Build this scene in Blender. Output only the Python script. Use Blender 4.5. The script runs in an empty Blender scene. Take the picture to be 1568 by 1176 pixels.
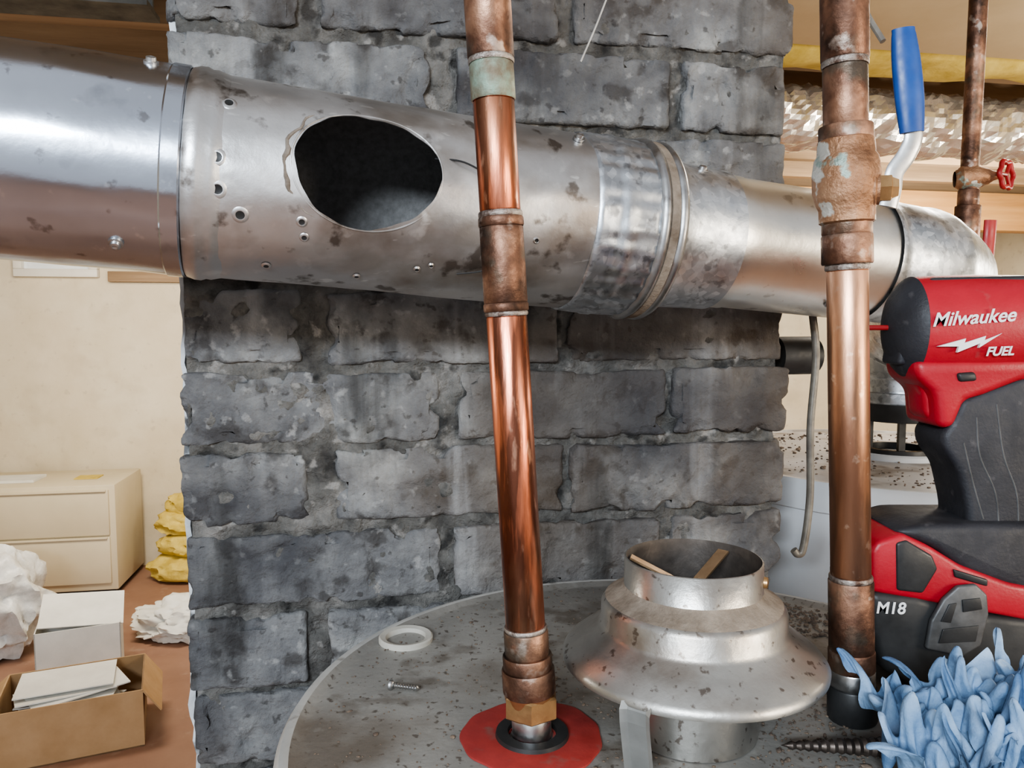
import bpy, bmesh, math, random
from mathutils import Vector, Matrix, noise
random.seed(7)
ZC = 1.45
sc = bpy.context.scene
COL = sc.collection

# ---------------------------------------------------------------- materials
def mat(name, ramp, scale=8.0, detail=8.0, rough=0.5, rvar=0.15, metal=0.0, bump=0.2, bscale=80.0,
        stretch=(1, 1, 1), layers=(), distort=0.0, spec=0.5, bdist=.002):
    m = bpy.data.materials.new(name); m.use_nodes = True
    nt = m.node_tree; N = nt.nodes; L = nt.links
    b = N['Principled BSDF']
    tc = N.new('ShaderNodeTexCoord'); mp = N.new('ShaderNodeMapping')
    mp.inputs['Scale'].default_value = stretch
    L.new(tc.outputs['Object'], mp.inputs['Vector'])
    def nz(s, d=8.0, dist=0.0):
        n = N.new('ShaderNodeTexNoise'); n.inputs['Scale'].default_value = s
        n.inputs['Detail'].default_value = d; n.inputs['Distortion'].default_value = dist
        n.inputs['Roughness'].default_value = .6
        L.new(mp.outputs[0], n.inputs['Vector']); return n
    n0 = nz(scale, detail, distort)
    cr = N.new('ShaderNodeValToRGB'); els = cr.color_ramp.elements
    while len(els) < len(ramp): els.new(0.5)
    for e, (p, c) in zip(els, ramp):
        e.position = p; e.color = (*c, 1)
    L.new(n0.outputs['Fac'], cr.inputs['Fac'])
    col = cr.outputs['Color']
    for ly in layers:
        kind, c, s, lo, hi, amt = ly[:6]
        if kind == 'vor':
            t = N.new('ShaderNodeTexVoronoi'); t.inputs['Scale'].default_value = s
            L.new(mp.outputs[0], t.inputs['Vector'])
            sp = N.new('ShaderNodeSeparateColor'); L.new(t.outputs['Color'], sp.inputs[0]); o = sp.outputs[0]
        elif kind == 'z':
            sp = N.new('ShaderNodeSeparateXYZ'); L.new(tc.outputs['Object'], sp.inputs[0])
            t = N.new('ShaderNodeTexNoise'); t.inputs['Scale'].default_value = s; L.new(tc.outputs['Object'], t.inputs['Vector'])
            ad = N.new('ShaderNodeMath'); ad.operation = 'MULTIPLY_ADD'; ad.inputs[1].default_value = .35
            L.new(t.outputs['Fac'], ad.inputs[0]); L.new(sp.outputs[2], ad.inputs[2]); o = ad.outputs[0]
        else:
            mp2 = N.new('ShaderNodeMapping'); mp2.inputs['Location'].default_value = (s * .37, s * .11, 3.1)
            mp2.inputs['Scale'].default_value = ly[6] if len(ly) > 6 else (1, 1, 1)
            L.new(tc.outputs['Object'], mp2.inputs['Vector'])
            t = N.new('ShaderNodeTexNoise'); t.inputs['Scale'].default_value = s
            t.inputs['Detail'].default_value = 7; L.new(mp2.outputs[0], t.inputs['Vector']); o = t.outputs['Fac']
        mr = N.new('ShaderNodeMapRange'); mr.inputs['From Min'].default_value = lo; mr.inputs['From Max'].default_value = hi
        mr.inputs['To Max'].default_value = amt; L.new(o, mr.inputs['Value'])
        mx = N.new('ShaderNodeMix'); mx.data_type = 'RGBA'
        L.new(mr.outputs[0], mx.inputs[0]); L.new(col, mx.inputs[6]); mx.inputs[7].default_value = (*c, 1)
        col = mx.outputs[2]
    L.new(col, b.inputs['Base Color'])
    nr = nz(scale * 1.7, 6)
    mr = N.new('ShaderNodeMapRange'); mr.inputs['From Min'].default_value = .3; mr.inputs['From Max'].default_value = .7
    mr.inputs['To Min'].default_value = max(0.02, rough - rvar); mr.inputs['To Max'].default_value = min(1, rough + rvar)
    L.new(nr.outputs['Fac'], mr.inputs['Value']); L.new(mr.outputs[0], b.inputs['Roughness'])
    b.inputs['Metallic'].default_value = metal
    b.inputs['Specular IOR Level'].default_value = spec
    if bump > 0:
        nb = nz(bscale, 8); bp = N.new('ShaderNodeBump'); bp.inputs['Strength'].default_value = bump
        bp.inputs['Distance'].default_value = bdist
        L.new(nb.outputs['Fac'], bp.inputs['Height']); L.new(bp.outputs[0], b.inputs['Normal'])
    return m

M = {}
M['brick'] = mat('brick_sooty', [(.30, (.07, .07, .073)), (.43, (.15, .15, .153)), (.55, (.225, .225, .223)), (.70, (.38, .38, .365))],
    scale=16, rough=.9, bump=1.0, bscale=95, bdist=.005, spec=.2,
    layers=[('n', (.05, .045, .042), 32, .57, .65, .7), ('n', (.045, .04, .036), 95, .62, .68, .6), ('n', (.47, .465, .45), 80, .61, .69, .45),
            ('n', (.12, .092, .068), 3.6, .50, .66, .65), ('n', (.46, .46, .455), 12, .60, .70, .5, (1.5, 1, .12)), ('n', (.05, .05, .056), 4.5, .51, .66, .65),
            ('n', (.03, .028, .026), 9, .58, .68, .7, (2, 1, .35)),
            ('z', (.065, .048, .036), 9, ZC + .36, ZC + .60, .7)])
M['mortar'] = mat('mortar_soot_and_shade', [(.3, (.045, .042, .04)), (.5, (.145, .14, .13)), (.7, (.29, .275, .255))],  # soot, plus a darker tone painting shade into the joint cracks
    scale=26, rough=.95, bump=1.0, bscale=160, bdist=.006, spec=.2, layers=[('n', (.42, .40, .375), 60, .60, .68, .6), ('n', (.025, .025, .025), 38, .56, .65, .8),
            ('z', (.065, .048, .036), 9, ZC + .36, ZC + .60, .6)])
M['plaster'] = mat('plaster_white', [(.3, (.40, .42, .43)), (.7, (.75, .77, .78))], scale=30, rough=.9, bump=.6, bscale=150, layers=[('n', (.12, .12, .12), 40, .55, .62, .9)])
M['port'] = mat('port_plastic', [(.3, (.40, .38, .33)), (.7, (.54, .51, .45))], scale=30, rough=.6, bump=.1)
M['galv_blue'] = mat('galvanized_smooth', [(.3, (.52, .57, .65)), (.7, (.70, .76, .85))], scale=5, rough=.20, rvar=.05, metal=1,
    bump=.10, bscale=40, layers=[('n', (.33, .35, .39), 30, .58, .70, .6), ('n', (.20, .18, .17), 70, .64, .70, .6), ('n', (.85, .9, .98), 90, .66, .72, .5)])
M['galv_dirty'] = mat('galvanized_dirty', [(.3, (.48, .475, .47)), (.7, (.72, .715, .71))], scale=9, rough=.41, rvar=.1, metal=.95,
    bump=.25, bscale=40, layers=[('n', (.24, .18, .13), 14, .52, .67, .7), ('n', (.85, .84, .82), 50, .62, .7, .5), ('n', (.11, .085, .065), 45, .61, .67, .75), ('n', (.33, .29, .25), 26, .53, .64, .5, (.4, 1, 1)), ('n', (.9, .9, .88), 160, .66, .71, .5, (.25, 1, 1))])
M['galv_warm'] = mat('galvanized_silver', [(.3, (.64, .63, .60)), (.7, (.84, .83, .79))], scale=7, rough=.34, rvar=.08, metal=1,
    bump=.12, bscale=60, layers=[('n', (.42, .39, .35), 18, .56, .74, .5), ('n', (.2, .17, .14), 60, .64, .7, .5)])
M['spangle'] = mat('galvanized_spangle', [(.3, (.40, .43, .46)), (.7, (.64, .67, .70))], scale=30, rough=.40, rvar=.12, metal=1,
    bump=.12, bscale=120, layers=[('vor', (.82, .85, .88), 190, .4, 1.0, .7), ('n', (.15, .15, .16), 110, .58, .66, .55)])
M['inner'] = mat('pipe_inside_dust', [(.3, (.19, .185, .18)), (.7, (.30, .295, .29))], scale=200, rough=.95, bump=.6, bscale=300)
M['copper'] = mat('copper_bright', [(.38, (.14, .05, .03)), (.47, (.48, .155, .08)), (.57, (.84, .30, .17))], scale=20, stretch=(1.6, 1.6, .2),
    rough=.36, rvar=.12, metal=.97, bump=.2, bscale=90, layers=[('n', (.07, .037, .028), 120, .46, .56, .8, (1, 1, .10)), ('n', (.38, .20, .12), 40, .50, .64, .6, (1, 1, .3)), ('n', (.80, .46, .32), 160, .62, .70, .45, (1, 1, .3))])
M['copper_tan'] = mat('copper_aged', [(.38, (.28, .14, .085)), (.5, (.52, .28, .165)), (.62, (.76, .44, .28))], scale=18, stretch=(1, 1, .22),
    rough=.42, rvar=.1, metal=.92, bump=.15, bscale=90, layers=[('n', (.13, .08, .055), 100, .52, .63, .6, (1, 1, .15)), ('n', (.65, .48, .36), 130, .62, .70, .45)])
M['copper_brown'] = mat('copper_tarnished', [(.35, (.05, .03, .022)), (.5, (.17, .09, .06)), (.65, (.38, .22, .145))], scale=34,
    rough=.50, rvar=.12, metal=.85, bump=.3, bscale=150, layers=[('n', (.5, .42, .36), 80, .60, .68, .6), ('n', (.10, .11, .09), 40, .56, .66, .5)])
M['patina'] = mat('copper_patina', [(.35, (.10, .075, .05)), (.5, (.20, .17, .12)), (.68, (.26, .34, .27))], scale=60,
    rough=.6, metal=.5, bump=.5, bscale=200)
M['solder'] = mat('solder', [(.35, (.14, .09, .07)), (.65, (.5, .46, .42))], scale=120, rough=.5, metal=.9, bump=.6, bscale=300)
M['bronze'] = mat('bronze_cast', [(.3, (.18, .09, .05)), (.5, (.38, .21, .12)), (.7, (.55, .35, .22))], scale=40, rough=.5, metal=.8,
    bump=.6, bscale=250, layers=[('n', (.75, .75, .69), 48, .60, .63, .95), ('n', (.35, .48, .43), 60, .62, .67, .8)])
M['brass'] = mat('brass_nut', [(.3, (.30, .16, .07)), (.7, (.62, .40, .2))], scale=40, rough=.42, metal=.9, bump=.2)
M['steel'] = mat('steel_lever', [(.3, (.36, .36, .36)), (.7, (.6, .6, .59))], scale=40, rough=.38, metal=1, bump=.1, layers=[('n', (.2, .14, .1), 60, .6, .7, .5)])
M['blue'] = mat('blue_vinyl', [(.3, (.006, .045, .20)), (.7, (.012, .08, .31))], scale=40, rough=.45, bump=.05)
M['red'] = mat('red_paint', [(.3, (.25, .01, .012)), (.7, (.4, .02, .02))], scale=30, rough=.45, bump=.05)
M['redwash'] = mat('red_rubber', [(.3, (.24, .025, .022)), (.7, (.40, .05, .04))], scale=30, rough=.7, bump=.2,
    layers=[('n', (.16, .11, .09), 60, .56, .68, .6)])
M['toolred'] = mat('tool_red_plastic', [(.3, (.31, .008, .016)), (.7, (.42, .014, .028))], scale=20, rough=.42, rvar=.06, bump=.12, bscale=400,
    layers=[('n', (.25, .1, .09), 60, .66, .76, .5)])
M['rubber'] = mat('black_rubber', [(.3, (.014, .014, .017)), (.7, (.032, .032, .038))], scale=30, rough=.6, bump=.2, bscale=500,
    layers=[('n', (.14, .13, .13), 90, .64, .74, .35)])
M['black'] = mat('black_plastic', [(.3, (.012, .012, .012)), (.7, (.03, .03, .03))], scale=30, rough=.5, bump=.1)
M['white'] = mat('white_print', [(.3, (.7, .7, .7)), (.7, (.8, .8, .8))], scale=30, rough=.5, bump=0)
M['clip'] = mat('clip_metal', [(.3, (.07, .07, .07)), (.7, (.15, .15, .15))], scale=60, rough=.5, metal=.5, bump=.1)
M['bit'] = mat('drill_bit_steel', [(.3, (.05, .04, .035)), (.7, (.16, .13, .11))], scale=90, rough=.45, metal=.8, bump=.2)
M['htop'] = mat('heater_top_dusty', [(.3, (.20, .19, .172)), (.7, (.34, .325, .295))], scale=7, rough=.46, rvar=.14, bump=.25, bscale=200, metal=.15,
    layers=[('n', (.09, .07, .055), 190, .61, .67, .8), ('n', (.13, .10, .072), 9, .50, .64, .75), ('n', (.48, .46, .42), 50, .64, .74, .3), ('n', (.10, .075, .052), 30, .58, .68, .65), ('n', (.075, .055, .04), 5, .54, .66, .6)])
M['hrim'] = mat('heater_rim', [(.3, (.34, .33, .31)), (.7, (.50, .49, .46))], scale=20, rough=.5, bump=.1, layers=[('n', (.13, .11, .09), 90, .6, .7, .6)])
M['hside'] = mat('heater_enamel', [(.3, (.55, .57, .59)), (.7, (.68, .70, .72))], scale=5, rough=.4, bump=.05)
M['htop2'] = mat('heater_top_white', [(.3, (.42, .40, .38)), (.7, (.62, .61, .6))], scale=9, rough=.55, bump=.3, bscale=150,
    layers=[('n', (.2, .17, .14), 22, .5, .62, .8)])
M['hood'] = mat('draft_hood_metal', [(.3, (.36, .35, .325)), (.7, (.56, .545, .51))], scale=10, rough=.36, rvar=.1, metal=.92, bump=.15,
    bscale=120, layers=[('n', (.24, .19, .15), 22, .53, .67, .6), ('n', (.12, .09, .07), 170, .61, .67, .75)])
M['leg'] = mat('strap_leg_metal', [(.3, (.42, .42, .40)), (.7, (.6, .6, .58))], scale=30, rough=.45, metal=.45, bump=.1)
M['hooddust'] = mat('draft_hood_dusty', [(.3, (.14, .105, .075)), (.7, (.33, .275, .22))], scale=60, rough=.85, metal=.2, bump=.5, bscale=300)
M['rust'] = mat('gasket_remnant', [(.3, (.10, .075, .055)), (.7, (.27, .235, .20))], scale=90, rough=.95, metal=.1, bump=.6, bscale=300)
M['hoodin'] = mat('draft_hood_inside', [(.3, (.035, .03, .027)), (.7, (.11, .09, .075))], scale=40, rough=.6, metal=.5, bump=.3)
M['strap'] = mat('baffle_bronze', [(.3, (.35, .22, .12)), (.7, (.6, .42, .26))], scale=40, rough=.4, metal=.9, bump=.2)
M['grit'] = mat('grit', [(.3, (.07, .05, .04)), (.7, (.24, .18, .13))], scale=100, rough=.95, bump=.3)
M['wall'] = mat('wall_beige', [(.3, (.62, .54, .40)), (.7, (.74, .68, .55))], scale=2.5, rough=.9, bump=.5, bscale=25,
    layers=[('n', (.50, .43, .32), 7, .52, .72, .4), ('n', (.42, .36, .28), 22, .62, .7, .3)])
M['floor'] = mat('floor_painted', [(.3, (.24, .13, .09)), (.7, (.36, .215, .15))], scale=2.2, rough=.6, bump=.2, bscale=30,
    layers=[('n', (.45, .33, .26), 12, .6, .74, .5)])
M['ceil'] = mat('ceiling_boards', [(.3, (.16, .12, .08)), (.7, (.32, .24, .16))], scale=5, rough=.9, bump=.3)
M['wood'] = mat('joist_wood', [(.3, (.20, .13, .075)), (.7, (.38, .27, .17))], scale=6, stretch=(.2, 3, 3), rough=.8, bump=.3)
M['orange'] = mat('header_wood', [(.3, (.40, .20, .07)), (.7, (.62, .36, .15))], scale=6, stretch=(.2, 3, 3), rough=.7, bump=.3)
M['cream'] = mat('cream_board', [(.3, (.64, .54, .36)), (.7, (.78, .68, .48))], scale=3, rough=.75, bump=.2)
M['yellow'] = mat('fiberglass_yellow', [(.3, (.50, .37, .07)), (.7, (.74, .60, .18))], scale=18, rough=.95, bump=1, bscale=90)
M['beam'] = mat('steel_beam_paint', [(.3, (.04, .04, .037)), (.7, (.12, .115, .10))], scale=12, rough=.7, bump=.4)
M['foil'] = mat('foil_jacket', [(.3, (.74, .70, .62)), (.7, (.95, .92, .86))], scale=12, rough=.24, rvar=.08, metal=.8, bump=.2, bscale=60)
M['card'] = mat('cardboard', [(.3, (.42, .27, .14)), (.7, (.52, .35, .20))], scale=10, rough=.85, bump=.1)
M['carddark'] = mat('cardboard_dark', [(.3, (.22, .14, .08)), (.7, (.3, .2, .12))], scale=10, rough=.9, bump=.1)  # darker cardboard colour for the box bottom and right wall
M['paper'] = mat('white_paper', [(.3, (.66, .66, .63)), (.7, (.8, .8, .77))], scale=8, rough=.7, bump=.1)
M['bubble'] = mat('bubble_wrap_film', [(.3, (.6, .61, .6)), (.7, (.8, .8, .79))], scale=30, rough=.3, bump=1, bscale=60)
M['cabinet'] = mat('cabinet_cream', [(.3, (.60, .53, .39)), (.7, (.68, .61, .46))], scale=3, rough=.5, bump=.03)
M['rag'] = mat('nitrile_blue', [(.36, (.10, .19, .34)), (.5, (.20, .33, .51)), (.66, (.36, .50, .68))], scale=22, rough=.6, rvar=.1, bump=.8, bscale=120,
    layers=[('n', (.08, .10, .14), 30, .58, .68, .6)])
M['cable'] = mat('grey_cable', [(.3, (.14, .125, .11)), (.7, (.27, .25, .21))], scale=60, rough=.5, metal=.4, bump=.1)
M['thread'] = mat('white_thread', [(.3, (.45, .42, .38)), (.7, (.6, .57, .52))], scale=60, rough=.8, bump=.1)
M['glass'] = mat('window_pane', [(.3, (.75, .8, .85)), (.7, (.85, .9, .95))], scale=3, rough=.2, bump=0)
M['frame'] = mat('window_frame_white', [(.3, (.7, .68, .62)), (.7, (.8, .78, .72))], scale=5, rough=.5, bump=.05)

# ---------------------------------------------------------------- helpers
def mkobj(name, bm, mats, smooth=True, sharp=35, mw=None):
    me = bpy.data.meshes.new(name); bm.normal_update(); bm.to_mesh(me); bm.free()
    for m in mats: me.materials.append(m)
    if smooth:
        me.polygons.foreach_set('use_smooth', [True] * len(me.polygons))
        if sharp: me.set_sharp_from_angle(angle=math.radians(sharp))
    o = bpy.data.objects.new(name, me); COL.objects.link(o)
    if mw is not None: o.matrix_world = mw
    return o

def group(name, parts, mw=None):
    e = bpy.data.objects.new(name, None); COL.objects.link(e); e.empty_display_size = .05
    if mw is not None: e.matrix_world = mw
    for p in parts: p.parent = e
    return e

def basis(axis):
    a = Vector(axis).normalized()
    ref = Vector((0, 0, 1)) if abs(a.z) < .9 else Vector((1, 0, 0))
    f = a.cross(ref).normalized(); u = f.cross(a).normalized()
    return a, f, u

def lathe(name, prof, origin, axis, mats, seg=72, mod=None, closed=False, sharp=35, mw=None):
    a, f, u = basis(axis); o = Vector(origin); bm = bmesh.new(); rings = []
    for p in prof:
        s, r = p[0], p[1]
        if r < 1e-6: rings.append([bm.verts.new(o + a * s)]); continue
        ring = []
        for i in range(seg):
            t = 2 * math.pi * i / seg; rr = r + (mod(t, s) if mod else 0)
            ring.append(bm.verts.new(o + a * s + (f * math.cos(t) + u * math.sin(t)) * rr))
        rings.append(ring)
    n = len(rings)
    for k in range(n if closed else n - 1):
        A, B = rings[k], rings[(k + 1) % n]; mi = prof[k][2] if len(prof[k]) > 2 else 0
        for i in range(seg):
            j = (i + 1) % seg
            if len(A) == 1 and len(B) == 1: break
            if len(A) == 1: fc = bm.faces.new((A[0], B[i], B[j]))
            elif len(B) == 1: fc = bm.faces.new((A[i], A[j], B[0]))
            else: fc = bm.faces.new((A[i], A[j], B[j], B[i]))
            fc.material_index = mi
    bmesh.ops.recalc_face_normals(bm, faces=bm.faces)
    return mkobj(name, bm, mats, True, sharp, mw)

def catmull(pts, n=8):
    P = [Vector(p) for p in pts]; P = [P[0] * 2 - P[1]] + P + [P[-1] * 2 - P[-2]]; out = []
    for i in range(1, len(P) - 2):
        for k in range(n):
            t = k / n; a, b, c, d = P[i - 1], P[i], P[i + 1], P[i + 2]
            out.append(.5 * ((2 * b) + (c - a) * t + (2 * a - 5 * b + 4 * c - d) * t * t + (3 * b - a - 3 * c + d) * t ** 3))
    out.append(P[-2]); return out

def sweep(name, pts, r, mats, seg=16, smooth=8, rfun=None, closed=False, flat=None, mw=None, cap=True):
    P = catmull(pts, smooth) if smooth else [Vector(p) for p in pts]
    n = len(P); bm = bmesh.new(); rings = []
    t0 = (P[1] - P[0]).normalized(); _, f, u = basis(t0)
    prev = t0
    for i, p in enumerate(P):
        if closed: t = (P[(i + 1) % n] - P[i - 1]).normalized()
        else: t = (P[min(i + 1, n - 1)] - P[max(i - 1, 0)]).normalized()
        q = prev.rotation_difference(t); f = q @ f; u = q @ u; prev = t
        rr = r * (rfun(i / (n - 1)) if rfun else 1)
        ring = []
        for k in range(seg):
            an = 2 * math.pi * k / seg
            sx, sy = (1, 1) if flat is None else flat
            ring.append(bm.verts.new(p + f * math.cos(an) * rr * sx + u * math.sin(an) * rr * sy))
        rings.append(ring)
    for k in range(n if closed else n - 1):
        A, B = rings[k], rings[(k + 1) % n]
        for i in range(seg):
            j = (i + 1) % seg; bm.faces.new((A[i], A[j], B[j], B[i]))
    if not closed and cap:
        bm.faces.new(rings[0][::-1]); bm.faces.new(rings[-1])
    bmesh.ops.recalc_face_normals(bm, faces=bm.faces)
    return mkobj(name, bm, mats, True, 40, mw)

def box(name, lo, hi, m, bevel=0.0, mw=None, seg=2):
    bm = bmesh.new()
    lo = Vector(lo); hi = Vector(hi); c = (lo + hi) / 2; s = hi - lo
    bmesh.ops.create_cube(bm, size=1, matrix=Matrix.Translation(c) @ Matrix.Diagonal((*s, 1)))
    if bevel: bmesh.ops.bevel(bm, geom=bm.edges[:], offset=bevel, segments=seg, profile=.5, affect='EDGES')
    return mkobj(name, bm, [m], bool(bevel), 40, mw)

def prism(name, pts, y0, y1, m, bevel=.004, mw=None, seg=3):
    bm = bmesh.new()
    A = [bm.verts.new((x, y0, z)) for x, z in pts]; B = [bm.verts.new((x, y1, z)) for x, z in pts]
    bm.faces.new(A); bm.faces.new(B[::-1]); n = len(pts)
    for i in range(n):
        j = (i + 1) % n; bm.faces.new((A[j], A[i], B[i], B[j]))
    bmesh.ops.recalc_face_normals(bm, faces=bm.faces)
    if bevel: bmesh.ops.bevel(bm, geom=bm.edges[:], offset=bevel, segments=seg, profile=.5, affect='EDGES', clamp_overlap=True)
    return mkobj(name, bm, [m], True, 50, mw)

def crumple(name, c, size, mats, seed=0, sub=5, amp=.35, freq=1.6, flat=0.0, octv=5, aniso=(1, 1, 1)):
    bm = bmesh.new(); bmesh.ops.create_icosphere(bm, subdivisions=sub, radius=1)
    off = Vector((seed * 7.3, seed * 3.1, seed * 1.7)); rot = Matrix.Rotation(.7, 3, 'Z') @ Matrix.Rotation(.5, 3, 'X'); an = Vector(aniso)
    for v in bm.verts:
        p = v.co.copy(); q = rot @ p; q = Vector((q.x * an.x, q.y * an.y, q.z * an.z)) * freq + off
        w = noise.noise_vector(q * .7) * .7
        r = 1.0; a = amp; fq = 1.0
        for k in range(octv):
            nv = noise.noise((q + w) * fq)
            r += a * (0.45 - 2.2 * abs(nv)) if k < 3 else a * nv
            a *= .5; fq *= 2.1
        p = p * max(r, .25) + noise.noise_vector(q * 2) * amp * .35
        p = Vector((p.x * size[0], p.y * size[1], p.z * size[2]))
        if p.z < -flat: p.z = -flat + (p.z + flat) * .03
        v.co = p + Vector(c)
    return mkobj(name, bm, mats, True, 55)

def bake(o):
    dg = bpy.context.evaluated_depsgraph_get(); dg.update()
    me = bpy.data.meshes.new_from_object(o.evaluated_get(dg)); o.modifiers.clear(); o.data = me

def P(x, y, w): return Vector((x, y, ZC + w))

# ---------------------------------------------------------------- room (rotated like the chimney)
RA = math.radians(10.2); ROOM = Matrix.Rotation(RA, 4, 'Z')
CT = ZC + .86
box('floor', (-3.2, -2.5, -.1), (4.2, 5.2, 0), M['floor'], mw=ROOM)
box('ceiling', (-3.2, .45, CT), (4.2, 5.2, CT + .08), M['ceil'], mw=ROOM)
box('wall_back', (-3.2, 4.85, 0), (4.2, 5.0, CT), M['wall'], mw=ROOM)
box('wall_left', (-3.3, -2.5, 0), (-3.2, 5.0, CT), M['wall'], mw=ROOM)
box('wall_right', (4.2, -2.5, 0), (4.3, 5.0, CT), M['wall'], mw=ROOM)
parts = []
for k in range(9):
    y = 1.95 + k * .36
    parts.append(box('joist_%d' % (k + 1), (-3.2, y, CT - .17), (4.2, y + .045, CT), M['wood']))
group('ceiling_joists', parts, ROOM)
bw = []
y0, zb = 1.80, ZC + .655
bw.append(box('flange_bottom', (-3.2, y0 - .05, zb), (-.45, y0 + .05, zb + .012), M['beam']))
bw.append(box('web', (-3.2, y0 - .005, zb + .012), (-.45, y0 + .005, zb + .15), M['beam']))
bw.append(box('flange_top', (-3.2, y0 - .05, zb + .15), (-.45, y0 + .05, zb + .162), M['beam']))
group('steel_beam', bw, ROOM)
box('soffit_board', (.45, 1.05, ZC + .670), (4.2, 1.76, ZC + .685), M['cream'], bevel=.003, mw=ROOM)
def batt(name, lo, hi, seed):
    bm = bmesh.new(); n = 60
    bmesh.ops.create_grid(bm, x_segments=n, y_segments=10, size=.5)
    for v in bm.verts:
        x = lo[0] + (v.co.x + .5) * (hi[0] - lo[0]); y = lo[1] + (v.co.y + .5) * (hi[1] - lo[1])
        z = lo[2] + .02 * noise.noise(Vector((x * 5 + seed, y * 9, 0))) + abs(v.co.y) ** 3 * .2
        v.co = (x, y, z)
    r = bmesh.ops.extrude_face_region(bm, geom=bm.faces[:])
    for v in r['geom']:
        if isinstance(v, bmesh.types.BMVert): v.co.z = hi[2]
    bmesh.ops.recalc_face_normals(bm, faces=bm.faces)
    return mkobj(name, bm, [M['yellow']], True, 60, ROOM)
batt('insulation_batt', (.35, 1.77, ZC + .655), (4.1, 1.945, CT - .01), 1)
o = sweep('foil_wrapped_duct', [(x * .25, 2.10 + .01 * math.sin(x), ZC + .590) for x in range(1, 17)], .088, [M['foil']], seg=40, smooth=16, mw=ROOM)
for v in o.data.vertices:
    q = v.co * 13
    rd = Vector((0, v.co.y - 2.10, v.co.z - ZC - .59)).normalized()
    v.co += rd * (.016 * (abs(noise.noise(q)) - .2) * 1.6 + .012 * (abs(noise.noise(q * 2.7)) - .2))
o.data.polygons.foreach_set('use_smooth', [False] * len(o.data.polygons))
parts = [box('header', (.5, 3.6, ZC + .49), (4.2, 3.7, ZC + .685), M['orange'], bevel=.004),
         box('post', (1.75, 3.6, 0), (1.84, 3.69, ZC + .49), M['orange'], bevel=.004)]
group('wood_header', parts, ROOM)
o = sweep('white_conduit', [(x, 4.75, ZC + .30) for x in (.6, 1.5, 2.5, 4.1)], .02, [M['frame']], seg=12, smooth=0, mw=ROOM)
def window(name, x0, x1, z0, z1):
    y = 4.85; p = []
    p.append(box('pane', (x0, y - .012, z0), (x1, y - .006, z1), M['glass']))
    t = .045
    p.append(box('frame_bottom', (x0 - t, y - .05, z0 - t), (x1 + t, y, z0), M['frame'], bevel=.004))
    p.append(box('frame_top', (x0 - t, y - .05, z1), (x1 + t, y, z1 + t), M['frame'], bevel=.004))
    p.append(box('frame_left', (x0 - t, y - .05, z0), (x0, y, z1), M['frame'], bevel=.004))
    p.append(box('frame_right', (x1, y - .05, z0), (x1 + t, y, z1), M['frame'], bevel=.004))
    group(name, p, ROOM)
window('window_1', -1.95, -1.6, ZC + .31, ZC + .6)
box('trim_1', (-1.5, 4.80, ZC + .24), (-1.05, 4.85, ZC + .30), M['wood'], bevel=.003, mw=ROOM)

# ---------------------------------------------------------------- chimney
CH = Matrix.Translation((-.2765, .64, 0)) @ Matrix.Rotation(RA, 4, 'Z')
W, D = .547, .42
def gridbox(bm, lo, hi, step, rad=.0034, amp=.0018, seed=0, faces='fblrud'):
    lo = Vector(lo); hi = Vector(hi); c = (lo + hi) / 2; h = (hi - lo) / 2
    def tr(p):
        l = p - c
        q = Vector([max(-(h[i] - rad), min(h[i] - rad, l[i])) for i in range(3)])
        d = l - q
        if d.length > 1e-7: l = q + d.normalized() * rad
        p2 = c + l
        e = sum(1 for i in (0, 2) if abs(l[i]) > h[i] - .009)
        nv = noise.noise_vector(p2 * 55 + Vector((seed, 0, 0)))
        nh = noise.noise_vector(p2 * 170 + Vector((seed, 0, 0)))
        nl = noise.noise_vector(p2 * 13 + Vector((seed, 5, 0)))
        p2 = p2 + nv * amp + nl * amp * 1.2 + nh * amp * .4
        pit = noise.noise(p2 * 38 + Vector((seed, 1, 2)))
        if pit > .34: p2.y += min((pit - .34) * .025, .0035)
        if e:
            ch = noise.noise(p2 * 60 + Vector((seed, 9, 2)))
            if ch > .06: p2 = p2 + (c - p2).normalized() * (ch - .06) * .018
        return p2
    def face(ax, sgn):
        a, b = [i for i in range(3) if i != ax]
        na = max(2, int(2 * h[a] / step)); nb = max(2, int(2 * h[b] / step)); g = []
        for i in range(na + 1):
            row = []
            for j in range(nb + 1):
                p = Vector((0, 0, 0)); p[ax] = c[ax] + sgn * h[ax]
                p[a] = lo[a] + 2 * h[a] * i / na; p[b] = lo[b] + 2 * h[b] * j / nb
                row.append(bm.verts.new(tr(p)))
            g.append(row)
        for i in range(na):
            for j in range(nb):
                bm.faces.new((g[i][j], g[i + 1][j], g[i + 1][j + 1], g[i][j + 1]))
    mp = {'f': (1, -1), 'b': (1, 1), 'l': (0, -1), 'r': (0, 1), 'u': (2, 1), 'd': (2, -1)}
    for k in faces: face(*mp[k])
bm = bmesh.new(); pitch = .07; z0 = (ZC - .038) % pitch - pitch
n = int(CT / pitch) + 2
base_idx = round((ZC - .038 - z0) / pitch)
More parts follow.
